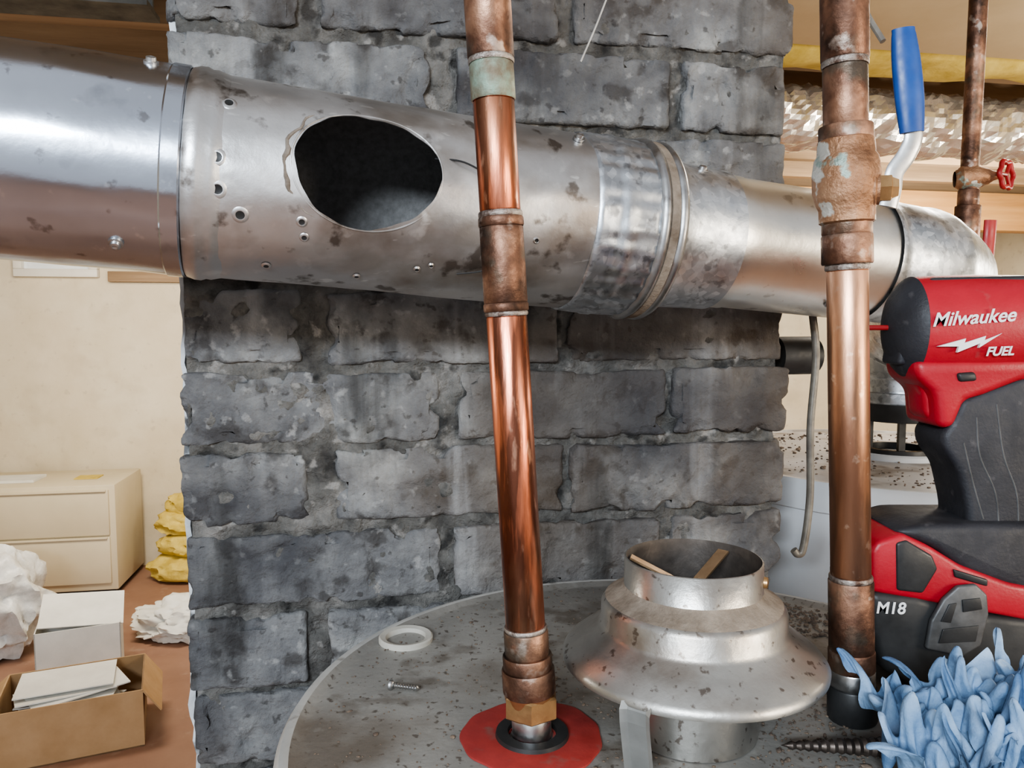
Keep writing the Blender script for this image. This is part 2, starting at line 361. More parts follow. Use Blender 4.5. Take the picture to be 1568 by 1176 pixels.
for k in range(n):
    zl = max(z0 + k * pitch + .0040, 0.0); zh = min(z0 + (k + 1) * pitch - .0040, CT)
    if zh - zl < .03: continue
    A = (k - base_idx) % 2 == 0
    near = -.45 < (zl - ZC) < .32
    st = .0034 if near else .02
    bricks = [(0, .100), (.121, .325), (.336, W)] if A else [(0, .213), (.230, .424), (.436, W)]
    for bi, (x0, x1) in enumerate(bricks):
        jx = random.uniform(-.004, .004); jy = random.uniform(-.004, .002)
        if x0 == 0: xa, xb = random.uniform(-.004, .003), x1 + jx
        elif x1 == W: xa, xb = x0 + jx, W + random.uniform(-.012, .004)
        else: xa, xb = x0 + jx, x1 + jx
        jz = random.uniform(-.002, .002)
        gridbox(bm, (xa, jy, zl + jz), (xb, jy + .03, zh + jz), st, seed=k * 3.3 + bi, faces='flrud')
    for yb, ye in ((.031, .112), (.122, .21), (.222, .32), (.332, D)):
        gridbox(bm, (0, yb, zl), (W - .003, ye, zh), .03, seed=k, faces='lrudb')
bmesh.ops.remove_doubles(bm, verts=bm.verts, dist=.0002)
bmesh.ops.recalc_face_normals(bm, faces=bm.faces)
bricks = mkobj('bricks', bm, [M['brick']], True, 60)
bm = bmesh.new(); nx, nz_ = 170, 330; zt0, zt1 = ZC - .55, ZC + .40
def mort(x, z):
    v = .0052 + .0028 * noise.noise(Vector((x * 22, z * 22, 3))) + .0046 * noise.noise(Vector((x * 75, z * 75, 7))) + .002 * noise.noise(Vector((x * 220, z * 220, 1)))
    return max(v, -.0008)
g = [[bm.verts.new((.004 + (W - .012) * i / nx, mort(W * i / nx, zt0 + (zt1 - zt0) * j / nz_), zt0 + (zt1 - zt0) * j / nz_)) for j in range(nz_ + 1)] for i in range(nx + 1)]
for i in range(nx):
    for j in range(nz_): bm.faces.new((g[i][j], g[i + 1][j], g[i + 1][j + 1], g[i][j + 1]))
mskin = mkobj('mortar_joints', bm, [M['mortar']], True, 60)
mcore = box('mortar_core', (.006, .012, 0), (W - .009, D - .008, CT), M['mortar'])
bm = bmesh.new(); gridbox(bm, (-.0035, .012, 0), (.003, D, CT), .012, rad=.002, amp=.003, seed=4, faces='flrud')
pl = mkobj('plaster_side', bm, [M['plaster']], True, 60)
group('brick_chimney', [bricks, mskin, mcore, pl], CH)
o = sweep('vent_stub_pipe', [(.262, .765, ZC - .032), (.285, .77, ZC - .032), (.302, .775, ZC - .032)], .019, [M['black']], seg=24, smooth=2)

# ---------------------------------------------------------------- flue pipe
FO = P(0, .563, .0775); FA = Vector((1, .315, -.082)); LS = FA.length
fa = FA.normalized(); ff = Vector((.30, -.954, 0)); ff = (ff - fa * ff.dot(fa)).normalized(); fu = ff.cross(fa); fu = fu if fu.z > 0 else -fu
def fpt(X, phi, r):
    c = FO + FA * X; n = ff * math.cos(math.radians(phi)) + fu * math.sin(math.radians(phi))
    return c + n * r, n
fp = []
dent = lambda t, s: .0009 * noise.noise(Vector((math.cos(t) * 2.2, math.sin(t) * 2.2, s * 14))) + .0004 * noise.noise(Vector((math.cos(t) * 6, math.sin(t) * 6, s * 50)))
def dense(p, step=.01):
    out = []
    for a, b in zip(p[:-1], p[1:]):
        n_ = max(1, int(abs(b[0] - a[0]) / step))
        for i in range(n_): out.append((a[0] + (b[0] - a[0]) * i / n_, a[1] + (b[1] - a[1]) * i / n_))
    return out + [p[-1]]
fp.append(lathe('left_section', dense([(-1.3, .0640), (-.24, .0640), (-.226, .0644), (-.225, .0652), (-.216, .0652), (-.215, .0640)]), FO, fa, [M['galv_blue']], 128, mod=dent))
fp.append(lathe('crimp_bead', [(-.2155, .0630), (-.214, .0645), (-.210, .0658), (-.206, .0660), (-.203, .0648), (-.200, .0651), (-.196, .0640), (-.192, .0630)], FO, fa, [M['galv_dirty']], 128, sharp=60))
tee = lathe('tee_section', [(s, r + .0001 * math.sin(s * 90)) for s, r in dense([(-.215, .0630), (.046, .0632)], .006)] + [(.046, .0620), (-.215, .0618)], FO, fa, [M['galv_dirty'], M['inner']], 160, closed=True, sharp=60, mod=dent)
for p in tee.data.polygons:
    c = p.center; rel = c - FO; rl = rel - fa * rel.dot(fa)
    if p.normal.dot(rl) < 0: p.material_index = 1
EB = .0345
hc, hn = fpt(-.105, 6, 0)
Rm = Matrix((fa, hn.cross(fa), hn)).transposed().to_4x4()
bm = bmesh.new()
bmesh.ops.create_cone(bm, cap_ends=True, segments=96, radius1=1, radius2=1, depth=.12, matrix=Matrix.Diagonal((.0440, EB, 1, 1)))
for v in bm.verts:
    a = math.atan2(v.co.y, v.co.x); k = 1 + .025 * math.sin(3 * a + 1) + .012 * math.sin(7 * a) + .006 * math.sin(15 * a)
    v.co.x *= k; v.co.y *= k
cut = mkobj('cutter', bm, [M['galv_dirty']], False)
cut.matrix_world = Matrix.Translation(hc + hn * .09) @ Rm
md = tee.modifiers.new('b', 'BOOLEAN'); md.operation = 'DIFFERENCE'; md.object = cut; md.solver = 'EXACT'
bake(tee); bpy.data.objects.remove(cut, do_unlink=True)
tee.data.set_sharp_from_angle(angle=math.radians(50))
fp.append(tee)
def ringpts(kx, ky, r, n=96, jag=0):
    out = []
    for i in range(n):
        t = 2 * math.pi * i / n; jj = 1 + jag * noise.noise(Vector((math.cos(t) * 5, math.sin(t) * 5, 1)))
        x = .0440 * kx * jj * math.cos(t); ph = 6 + math.degrees(math.asin(min(.99, EB * ky * jj / .063))) * math.sin(t)
        out.append(fpt(-.105 + x / LS, ph, r)[0])
    return out
rp = ringpts(1.11, 1.11, .0626, jag=.06)
fp.append(sweep('gasket_remnant', rp[32:64], .0024, [M['rust']], seg=8, smooth=0, rfun=lambda t: .1 + (.35 + 1.0 * abs(noise.noise(Vector((t * 26, 0, 3))))) * math.sin(math.pi * t)))
rp2 = ringpts(1.03, 1.03, .0630)
fp.append(sweep('hole_rim', rp2, .0006, [M['galv_dirty']], seg=8, smooth=0, closed=True))
crimp = lambda t, s: (.00035 * math.sin(t * 30) + .0005 * noise.noise(Vector((math.cos(t) * 9, math.sin(t) * 9, s * 80)))) * min(1, max(0, (s - .040) / .01))
fp.append(lathe('crimped_collar', dense([(.040, .0630), (.041, .0645), (.058, .0646), (.060, .0655), (.066, .0655), (.068, .0648), (.086, .0645), (.0865, .063)], .003), FO, fa, [M['spangle']], 256, mod=crimp, sharp=70))
fp.append(lathe('clamp_band', [(.086, .0640), (.087, .0660), (.090, .0676), (.093, .0660), (.0935, .0640), (.100, .0638), (.1005, .0655), (.104, .0668), (.107, .0650), (.109, .058)], FO, fa, [M['steel']], 128, sharp=60))
fp.append(lathe('clamp_strap', [(.0935, .0650), (.0937, .0660), (.0998, .0660), (.100, .0650)], FO, fa, [M['hooddust']], 128))
fp.append(lathe('reducer', [(.105, .060), (.112, .0572), (.125, .0552), (.150, .0540), (.162, .0536), (.163, .0512)], FO, fa, [M['spangle']], 128, sharp=50))
fp.append(lathe('small_section', [(.15, .0516), (.176, .0516), (.178, .0508), (.33, .0508)], FO, fa, [M['galv_warm']], 128))
el = [FO + FA * .29, P(.345, .672, .048), P(.400, .735, .042), P(.438, .825, .034), P(.466, .905, .012), P(.485, .955, -.020), P(.49, .97, -.058), P(.49, .97, -.092)]
def elr(t): return 1 - .12 * t + (.04 if (t * 7.0) % 1.0 < .12 else 0)
fp.append(sweep('elbow', el, .0510, [M['spangle']], seg=64, smooth=10, rfun=elr, cap=False))
for X, ph in ((-.225, 62), (-.237, -52), (.03, 52), (.128, 58), (.245, -55)):
    c, nn = fpt(X, ph, .0645 if X < .1 else (.054 if X < .2 else .051))
    fp.append(lathe('screw_head', [(-.001, .0042), (.0008, .0042), (.001, .0030), (.0030, .0028), (.0034, .0016), (.0026, 0)], c, nn, [M['steel']], 12))
for X, ph, r in ((-.182, 33, .0024), (-.186, 1, .0028), (-.185, -15, .0028), (-.173, -27, .0026), (-.140, -27, .0018), (-.138, -36, .0016),
                 (-.158, -60, .0016), (-.105, -62, .0014), (-.07, -50, .0013), (-.062, -46, .0011), (-.02, -40, .0015), (.0, -22, .0013)):
    c, nn = fpt(X, ph, .0638)
    fp.append(lathe('hole_dark_disc', [(-.0006, r * 1.9, 0), (.0004, r * 1.2, 0), (.0002, r, 1), (.0001, 0, 1)], c, nn, [M['galv_dirty'], M['black']], 20, sharp=80))  # flat black discs painted in for the darkness inside the holes
fp.append(sweep('loose_wire', [fpt(-.066, 20, .058)[0], fpt(-.05, 16, .066)[0], fpt(-.03, 8, .067)[0], fpt(-.02, 5, .064)[0]], .0006, [M['black']], seg=8))
fp.append(sweep('loose_wire_end', [fpt(-.045, -50, .064)[0], fpt(-.03, -44, .066)[0], fpt(-.02, -36, .067)[0]], .0005, [M['black']], seg=8))
group('flue_pipe', fp)

# ---------------------------------------------------------------- water heaters
def heater(name, cx, cy, r, ztop, mt, mrim, ms):
    pr = [(0, 0, 0), (0, r - .02, 0), (-.001, r - .012, 0), (.0018, r - .008, 1), (.0015, r - .003, 1), (-.003, r, 1), (-.03, r, 1), (-.032, r - .003, 1), (-.034, r - .003, 2)]
    hh = ztop
    pr3 = pr + [(-hh + .06, r - .003, 2), (-hh + .055, r - .03, 3), (-hh, r - .03, 3), (-hh, 0, 3)]
    return lathe(name, pr3, (cx, cy, ztop), (0, 0, 1), [mt, mrim, ms, M['black']], 160, sharp=50)
HX, HY = .105, .452
HT = ZC - .235
h1 = heater('water_heater', HX, HY, .24, HT, M['htop'], M['hrim'], M['hside'])
h2 = heater('water_heater.001', .49, .97, .24, ZC - .168, M['htop2'], M['hside'], M['hside'])

hx, hy = .104, .432
hp = []
pr = [(-.172, .0368, 1), (-.136, .0372, 1), (-.1335, .0378, 0), (-.134, .0388, 0), (-.150, .0392, 2), (-.1515, .0405, 2), (-.155, .0455, 2), (-.1575, .0500, 0),
      (-.161, .0522, 0), (-.171, .0527, 0), (-.1735, .0545, 0), (-.179, .0620, 0), (-.187, .0725, 0), (-.1900, .0748, 0), (-.1925, .0745, 0), (-.192, .0725, 1), (-.183, .058, 1), (-.176, .045, 1), (-.174, .0372, 1)]
hp.append(lathe('skirt', pr, (hx, hy, ZC), (0, 0, 1), [M['hood'], M['hoodin'], M['hooddust']], 128, sharp=70, mod=lambda t, s: .0006 * noise.noise(Vector((math.cos(t) * 2, math.sin(t) * 2, s * 20)))))
hp.append(lathe('flue_outlet', [(-.2345, .0375, 0), (-.205, .0370, 0), (-.2045, .036, 0), (-.2045, .0345, 1), (-.228, .034, 1), (-.23, 0, 1)], (hx, hy, ZC), (0, 0, 1), [M['hood'], M['hoodin']], 96))
hp.append(lathe('baffle_disc', [(-.176, 0), (-.177, .026), (-.178, .026), (-.180, 0)], (hx, hy, ZC), (0, 0, 1), [M['hoodin']], 48))
def strip(name, a, b, w, th, m):
    a = Vector(a); b = Vector(b); d = (b - a).normalized(); s = d.cross(Vector((0, 0, 1))).normalized(); u = s.cross(d)
    bm = bmesh.new(); vs = []
    for p in (a, b):
        for sx, su in ((-1, -1), (1, -1), (1, 1), (-1, 1)): vs.append(bm.verts.new(p + s * w * sx / 2 + u * th * su / 2))
    for f in ((0, 1, 2, 3), (7, 6, 5, 4), (0, 4, 5, 1), (1, 5, 6, 2), (2, 6, 7, 3), (3, 7, 4, 0)): bm.faces.new([vs[i] for i in f])
    bmesh.ops.recalc_face_normals(bm, faces=bm.faces)
    return mkobj(name, bm, [m], False)
hp.append(strip('baffle_strap_1', (hx - .034, hy + .012, ZC - .137), (hx - .006, hy + .004, ZC - .150), .007, .0012, M['strap']))
hp.append(strip('baffle_strap_2', (hx + .024, hy + .024, ZC - .137), (hx + .002, hy + .002, ZC - .150), .007, .0012, M['strap']))
for i, an in enumerate((236, 28, 112)):
    t = math.radians(an); dx, dy = math.cos(t), math.sin(t); tx, ty = -dy, dx
    def leg(rw, w0): return [Vector((hx + dx * rw + tx * s, hy + dy * rw + ty * s, ZC + w0)) for s in (-.0082, -.0050, .0050, .0082)]
    rows = [leg(.074, -.1895), leg(.0765, -.193), leg(.0758, -.200), leg(.070, -.226), leg(.068, -.2345)]
    bm = bmesh.new(); out = Vector((dx, dy, 0)) * .0012; G = []
    for rr in rows: G.append([bm.verts.new(p + (out if k in (0, 3) else -out)) for k, p in enumerate(rr)])
    for a in range(len(G) - 1):
        for k in range(3): bm.faces.new((G[a][k], G[a][k + 1], G[a + 1][k + 1], G[a + 1][k]))
    bmesh.ops.solidify(bm, geom=bm.faces[:], thickness=.0008)
    hp.append(mkobj('leg_%d' % (i + 1), bm, [M['leg']], False))
hp.append(lathe('screw_head', [(0, .0032), (.002, .003), (.0026, 0)], (hx + .0355, hy - .016, ZC - .143), (.9, -.4, 0), [M['brass']], 12))
group('draft_hood', hp)

H2T = ZC - .168; q = []
q.append(lathe('pipe_collar', [(-.085, .0468), (-.086, .0485), (-.098, .0485), (-.099, .0505, 1), (-.121, .0500, 1), (-.122, .030, 1)], (.49, .97, ZC), (0, 0, 1), [M['spangle'], M['black']], 64))
q.append(lathe('base_ring', [(.0, .055, 0), (.006, .055, 0), (.008, .052, 0), (.006, .045, 1), (.012, .044, 1), (.012, .036, 1), (.004, .036, 1), (.004, 0, 1)], (.49, .97, H2T), (0, 0, 1), [M['hside'], M['black']], 64))
for an in (250, 10, 130):
    t = math.radians(an); q.append(box('leg_%d' % an, (.49 + .036 * math.cos(t) - .004, .97 + .036 * math.sin(t) - .003, H2T + .004), (.49 + .036 * math.cos(t) + .004, .97 + .036 * math.sin(t) + .003, ZC - .12), M['black']))
group('draft_hood.001', q)

# ---------------------------------------------------------------- copper pipes
def vpipe(name, base, top, segs, mats, parts=()):
    b = P(*base); t = P(*top); ax = (t - b); L_ = ax.length; k = L_ / (top[2] - base[2]); pr = []
    for (w0, w1, r, mi) in segs:
        s0 = (w0 - base[2]) * k; s1 = (w1 - base[2]) * k
        e = min(.0008, (s1 - s0) * .3)
        pr += [(s0, r - .0004, mi), (s0 + e, r, mi), (s1 - e, r, mi), (s1, r - .0004, mi)]
    wob = lambda tt, s: .00015 * noise.noise(Vector((math.cos(tt) * 2, math.sin(tt) * 2, s * 60)))
    return lathe('pipe', pr, b, ax, mats, 48, mod=wob, sharp=40)
CM = [M['copper'], M['copper_tan'], M['copper_brown'], M['patina'], M['solder'], M['black'], M['steel'], M['brass']]
B1 = (.0115, .4217, -.2345); T1 = (-.013, .42, .170); T1 = tuple(B1[i] + (T1[i] - B1[i]) * (.855 + .2345) / (.17 + .2345) for i in range(3))
p1 = vpipe('p', B1, T1, [(-.2345, -.221, .0112, 6), (-.221, -.2205, .0130, 7), (-.208, -.194, .0150, 2), (-.194, -.186, .0140, 2), (-.186, -.172, .0126, 2), (-.172, -.1695, .0122, 4),
    (-.1695, .004, .0111, 0), (.004, .0065, .0118, 4), (.0065, .011, .0123, 2), (.011, .052, .0119, 2), (.052, .057, .0124, 2), (.057, .060, .0121, 4), (.060, .118, .0111, 0),
    (.118, .137, .0119, 3), (.137, .140, .0124, 4), (.140, .30, .0125, 2), (.30, .852, .0111, 1)], CM)
def axpt(b, t, w):
    f = (w - b[2]) / (t[2] - b[2]); return P(b[0] + (t[0] - b[0]) * f, b[1] + (t[1] - b[1]) * f, w)
nut = lathe('hex_nut', [(0, .0110), (0, .0150), (.001, .0162), (.012, .0162), (.0132, .0150), (.0132, .011)], axpt(B1, T1, -.221), (0, 0, 1), [M['brass']], 6, sharp=20)
group('copper_pipe', [p1, nut])
o = lathe('red_pipe_washer', [(0, .0128), (.0012, .0130), (.0016, .0385), (.0010, .0400), (0, .0402)], P(.0115, .4217, -.2348), (0, 0, 1), [M['redwash']], 96, mod=lambda t, s: .0008 * math.sin(t * 3) + .0005 * math.sin(t * 11))
lathe('washer_hole_ring', [(.0, .021), (.0022, .0205), (.0024, .014), (0, .0135)], P(.0115, .4217, -.2335), (0, 0, 1), [M['black']], 64)  # flat black ring in place of the washer's inner hole

B2 = (.2030, .442, -.2345); T2r = (.183, .44, .187); T2 = tuple(B2[i] + (T2r[i] - B2[i]) * (.852 + .2345) / (.187 + .2345) for i in range(3))
p2 = vpipe('p', B2, T2, [(-.2345, -.214, .0140, 5), (-.214, -.204, .0130, 6), (-.204, -.192, .0131, 2), (-.192, -.150, .0126, 2), (-.150, -.147, .0122, 4),
    (-.147, .030, .0112, 1), (.030, .0335, .0121, 4), (.0335, .050, .0138, 2), (.050, .062, .0135, 2), (.100, .110, .0145, 2), (.110, .142, .0119, 2), (.142, .1455, .0126, 4), (.1455, .30, .0128, 2), (.30, .852, .0111, 1)], CM)
group('copper_pipe.001', [p2])
vc = axpt(B2, T2, .080)
va = lathe('body', [(-.024, .0135), (-.023, .0150), (-.016, .0150), (-.013, .0165), (-.006, .0180), (.004, .0180), (.012, .0168), (.014, .0155), (.022, .0152), (.023, .0135)], vc, Vector(T2) - Vector(B2), [M['bronze']], 48, sharp=50,
    mod=lambda t, s: .0006 * noise.noise(Vector((math.cos(t) * 3, math.sin(t) * 3, s * 120))))
sd = Vector((.93, -.36, 0)).normalized()
st0 = vc + Vector((-.006, 0, -.006))
vb = lathe('stem_boss', [(.010, .0105), (.020, .0100), (.021, .0085), (.0225, .0085)], st0, sd, [M['bronze']], 32)
vn = lathe('packing_nut', [(.0222, .0078), (.0282, .0078), (.0288, .0065), (.032, .0050), (.0325, 0)], st0, sd, [M['brass']], 6, sharp=20)
s0 = st0 + sd * .029
lv = sweep('lever', [s0 + Vector((-.002, 0, -.010)), s0 + Vector((.000, 0, 0)), s0 + Vector((.001, 0, .009)), s0 + Vector((.007, 0, .018)), s0 + Vector((.0105, 0, .028)), s0 + Vector((.0085, 0, .040))], .0052, [M['steel']], seg=12, flat=(.28, 1.0))
hpnts = [s0 + Vector((.0095, 0, .030)), s0 + Vector((.0075, 0, .048)), s0 + Vector((.0045, 0, .070)), s0 + Vector((.0025, 0, .085))]
lh = sweep('handle_grip', hpnts, .0078, [M['blue']], seg=20, flat=(.5, 1.0), rfun=lambda t: .85 + .18 * math.sin(math.pi * min(1, t * 1.1)) if t < .93 else .8)
group('ball_valve', [va, vb, vn, lv, lh])

B3 = (.582, 1.0, -.164); T3 = (.588, 1.0, .852)
p3 = vpipe('p', B3, T3, [(-.164, -.02, .0111, 1), (-.02, .03, .0135, 4), (.03, .07, .012, 4), (.07, .10, .0125, 3), (.10, .15, .0150, 2), (.15, .17, .0125, 2), (.17, .852, .0108, 2)], CM)
group('copper_pipe.002', [p3])
gv = P(.583, 1.0, .185); gd = Vector((.95, -.3, .05)).normalized()
g1 = lathe('valve_body', [(-.016, .010), (-.008, .016), (.008, .016), (.018, .011), (.022, .010), (.028, .006), (.040, .003), (.044, 0)], gv, gd, [M['bronze']], 32)
wd = Vector((.55, -.83, .05)).normalized()
_, wf, wu = basis(wd)
wc = gv + gd * .042
wpts = [wc + (wf * math.cos(t * math.pi / 18) + wu * math.sin(t * math.pi / 18)) * (.0165 + .0018 * math.cos(t * math.pi / 18 * 6)) for t in range(36)]
g2 = sweep('handwheel', wpts, .0032, [M['red']], seg=10, smooth=0, closed=True)
g3 = [sweep('spoke_%d' % k, [wc, wc + (wf * math.cos(k * 2.094) + wu * math.sin(k * 2.094)) * .016], .0025, [M['red']], seg=8, smooth=0) for k in range(3)]
group('gate_valve', [g1, g2] + g3)
lvv = sweep('grip', [P(.602, .985, .07), P(.603, .984, .10), P(.604, .984, .13)], .008, [M['red']], seg=14, flat=(.5, 1))
lvb = lathe('body', [(-.014, .012), (0, .0155), (.014, .012)], P(.583, 1.0, .06), (1, -.4, 0), [M['bronze']], 24)
group('shutoff_valve', [lvv, lvb])

sweep('capillary_tube', [P(.268, .69, .012), P(.2727, .69, -.03), P(.2697, .69, -.092), P(.2712, .69, -.157), P(.266, .688, -.203), P(.261, .688, -.210), P(.257, .688, -.206)], .0034, [M['cable']], seg=12)
sweep('hanging_string', [P(.115, .66, .42), P(.10, .662, .33), P(.075, .665, .26), P(.058, .668, .22)], .0008, [M['thread']], seg=6)
sweep('electric_cable', [P(.215, .46, .163), P(.208, .47, .185), P(.20, .49, .23), P(.19, .5, .40), P(.19, .5, .85)], .0018, [M['cable']], seg=8)

def scatter(name, specs, seed, m=None):
    rnd = random.Random(seed); bm = bmesh.new()
    for (cx, cy, r, z, n, smin, smax, cond) in specs:
        for i in range(n):
            for _ in range(50):
                a = rnd.uniform(0, 6.283); q = r * math.sqrt(rnd.random()); x, y = cx + q * math.cos(a), cy + q * math.sin(a)
                if cond is None or cond(x, y): break
            s = rnd.uniform(smin, smax) * (1 if rnd.random() < .9 else 1.8)
            bmesh.ops.create_icosphere(bm, subdivisions=1, radius=s, matrix=Matrix.Translation((x, y, z + s * .35)) @ Matrix.Rotation(rnd.uniform(0, 6), 4, 'Z') @ Matrix.Diagonal((rnd.uniform(.6, 1.6), rnd.uniform(.5, 1), .5, 1)))
    return mkobj(name, bm, [m or M['grit']], False)
c1_ = lambda x, y: (x - .0115) ** 2 + (y - .42) ** 2 > .0018 and not (x > .2 and y < .56) and (x - hx) ** 2 + (y - hy) ** 2 > .0016 and (x - HX) ** 2 + (y - HY) ** 2 < .0484
scatter('grit_debris', [(HX, HY, .22, HT, 1200, .0003, .0010, c1_), (.225, .61, .055, HT, 700, .0006, .0018, c1_), (.06, .50, .06, HT, 250, .0003, .0012, c1_), (.05, .36, .05, HT, 250, .0003, .0011, c1_), (.17, .42, .05, HT, 250, .0004, .0014, c1_)], 3)
scatter('grit_debris.001', [(.49, .97, .21, H2T, 700, .0006, .0022, None)], 5)
o = lathe('white_port_ring', [(0, .0200), (.003, .0200), (.004, .0188), (.003, .0150), (.001, .0145), (-.003, .014)], (-.079, .556, HT), (0, 0, 1), [M['port']], 64)
o = lathe('loose_screw', [(0, 0), (.0002, .0032), (.0015, .0034), (.003, .0022)] + [(.003 + i * .0009, .0019 if i % 2 else .0012) for i in range(18)] + [(.0205, 0)], (-.079, .478, HT + .0035), (1, -.15, -.06), [M['steel']], 16, sharp=60)
bit = lathe('drill_bit', [(0, 0), (.004, .0012)] + [(.004 + i * .0022, .0014 + i * .00014 + (.0009 if i % 2 else 0)) for i in range(24)] + [(.058, .0042), (.066, .0042), (.066, 0)], (.146, .402, HT + .0062), (1, -.02, -.01), [M['bit']], 24, sharp=40)

# ---------------------------------------------------------------- crumpled nitrile glove: cloth simulated heap
def cloth_heap(name, cx, cy, zt, m):
    n = 52; S = .235
    bm = bmesh.new(); bmesh.ops.create_grid(bm, x_segments=n, y_segments=n, size=S / 2)
    for v in bm.verts:
        x, y = v.co.x, v.co.y
        nv = noise.noise_vector(Vector((x * 16, y * 16, 4.2)))
        c = .42
        v.co = Vector((cx + x * c + nv.x * .012, cy + y * c + nv.y * .012,
                       zt + .05 + .030 * noise.noise(Vector((x * 30, y * 30, 9))) + .0096 * math.sin(x * 150 + nv.x * 3) + .0096 * math.sin(y * 130 + nv.y * 4)))
    o = mkobj(name, bm, [m], True, None)
    pl_ = box('ground_tmp', (cx - .4, cy - .4, zt - .05), (cx + .4, cy + .4, zt), m)
    pl_.modifiers.new('c', 'COLLISION'); pl_.collision.thickness_outer = .0015; pl_.collision.cloth_friction = 30
    o.shape_key_add(name='Basis')
    k_ = o.shape_key_add(name='rest')
    bm2 = bmesh.new(); bmesh.ops.create_grid(bm2, x_segments=n, y_segments=n, size=S / 2); bm2.verts.ensure_lookup_table()
    for i, v in enumerate(bm2.verts): k_.data[i].co = Vector((cx + v.co.x, cy + v.co.y, zt + .05))
    bm2.free()
    c = o.modifiers.new('cl', 'CLOTH'); s = c.settings
    s.quality = 5; s.mass = .05; s.tension_stiffness = 8; s.compression_stiffness = 8; s.shear_stiffness = 4; s.bending_stiffness = .02
    s.rest_shape_key = k_; s.air_damping = 3
    c.collision_settings.use_collision = True; c.collision_settings.distance_min = .0015
    c.collision_settings.use_self_collision = True; c.collision_settings.self_distance_min = .0015
    c.collision_settings.collision_quality = 2
    c.point_cache.frame_start = 1; c.point_cache.frame_end = 40
    for f in range(1, 27): sc.frame_set(f)
    dg = bpy.context.evaluated_depsgraph_get()
    me = bpy.data.meshes.new_from_object(o.evaluated_get(dg))
    bpy.data.objects.remove(pl_, do_unlink=True); bpy.data.objects.remove(o, do_unlink=True)
    sc.frame_set(1)
    vs = [v.co.copy() for v in me.vertices]; fs = [tuple(p.vertices) for p in me.polygons]
    cen = Vector((sum(v.x for v in vs), sum(v.y for v in vs), 0)) / len(vs)
    ext = [max(v[i] for v in vs) - min(v[i] for v in vs) for i in range(3)]
    zmin = min(v.z for v in vs); ks = .062 / max(.02, ext[2]); kx = .12 / max(ext[0], ext[1])
    print('CLOTH', tuple(cen), ext, ks, kx)
    V, F = [], []
    # (x, y, z offset, rotation, scale)
    for (px, py, dz, rz, s_) in ((.232, .372, 0, 0, 1.0), (.268, .345, 0, 2.0, 1.1), (.305, .372, 0, 4.1, 1.0), (.262, .388, .010, 5.2, .9), (.325, .335, 0, 3.3, 1.0)):
        R = Matrix.Rotation(rz, 3, 'Z'); b0 = len(V)
        for v in vs:
            l = Vector(((v.x - cen.x) * kx, (v.y - cen.y) * kx, (v.z - zmin) * ks)) * s_
            V.append(R @ l + Vector((px, py, zt + dz)))
        F += [tuple(b0 + i for i in f) for f in fs]
    me2 = bpy.data.meshes.new(name); me2.from_pydata(V, [], F); me2.materials.append(m)
    me2.polygons.foreach_set('use_smooth', [True] * len(me2.polygons))
    o2 = bpy.data.objects.new(name, me2); COL.objects.link(o2)
    sd_ = o2.modifiers.new('s', 'SUBSURF'); sd_.levels = 1; sd_.render_levels = 1
    return o2
try:
    cloth_heap('nitrile_glove', .250, .372, HT + .001, M['rag'])
except Exception as ex:
    print('CLOTH FAIL', ex)
    crumple('nitrile_glove', (.256, .372, HT + .027), (.060, .044, .040), [M['rag']], seed=5, sub=6, amp=.34, freq=1.25, flat=.026, octv=4, aniso=(.6, 1.5, 1.1))

# ---------------------------------------------------------------- impact driver (local x right, z up, body thickness along y)
k = .000433
def D2(u, v): return ((u - 1450) * k, (1030 - v) * k)
def F1(l): return [D2(u * .957 + 57, v * .954 + 17) for u, v in l]
def F2(l): return [D2(max(1331, u * .9293 + 78.4), v * .9265 + 30.7) for u, v in l]
hz = (1030 - 496) * k
T = .8
dp = []
Sy = Matrix.Diagonal((1, T, 1, 1))
def hl(name, prof, m):
    o = lathe(name, [((u - 1450) * k, r * k) for u, r in prof], (0, 0, 0), (1, 0, 0), [m], 64)
    o.data.transform(Matrix.Translation((0, 0, hz)) @ Sy); dp.append(o)
hl('nose_rubber', ((1378, 0), (1379, 20), (1382, 38), (1388, 54), (1396, 66), (1404, 74), (1410, 77), (1412, 74)), M['rubber'])
hl('chuck_bit', ((1345, 0), (1346, 4), (1380, 4)), M['red'])
hl('motor_housing', ((1408, 69), (1410, 76), (1430, 78), (1500, 80), (1570, 79), (1630, 76), (1640, 72), (1650, 60), (1652, 0)), M['toolred'])
hl('rear_cap', ((1645, 0), (1645, 70), (1660, 66), (1668, 50), (1670, 0)), M['rubber'])
dp.append(prism('housing_top_rubber', F1([(1385, 560), (1400, 445), (1435, 424), (1650, 420), (1650, 432), (1450, 436), (1425, 450), (1410, 560)]), -.012, .012, M['rubber'], .003))
dp.append(prism('lower_housing', F1([(1400, 552), (1650, 545), (1650, 576), (1568, 582), (1508, 606), (1480, 614), (1464, 657), (1440, 657), (1433, 602), (1405, 580)]), -.022, .022, M['toolred'], .006))
dp.append(prism('direction_switch', F1([(1462, 571), (1490, 569), (1494, 583), (1466, 585)]), -.024, .024, M['black'], .002))
dp.append(prism('trigger', F1([(1408, 570), (1440, 575), (1450, 610), (1450, 655), (1432, 640), (1428, 605)]), -.012, .012, M['toolred'], .005))
dp.append(prism('grip', F1([(1478, 612), (1508, 602), (1568, 578), (1650, 574), (1642, 640), (1622, 720), (1630, 845), (1499, 840), (1494, 785), (1478, 725), (1453, 690), (1449, 668), (1464, 648)]), -.0196, .0196, M['rubber'], .011, seg=5))
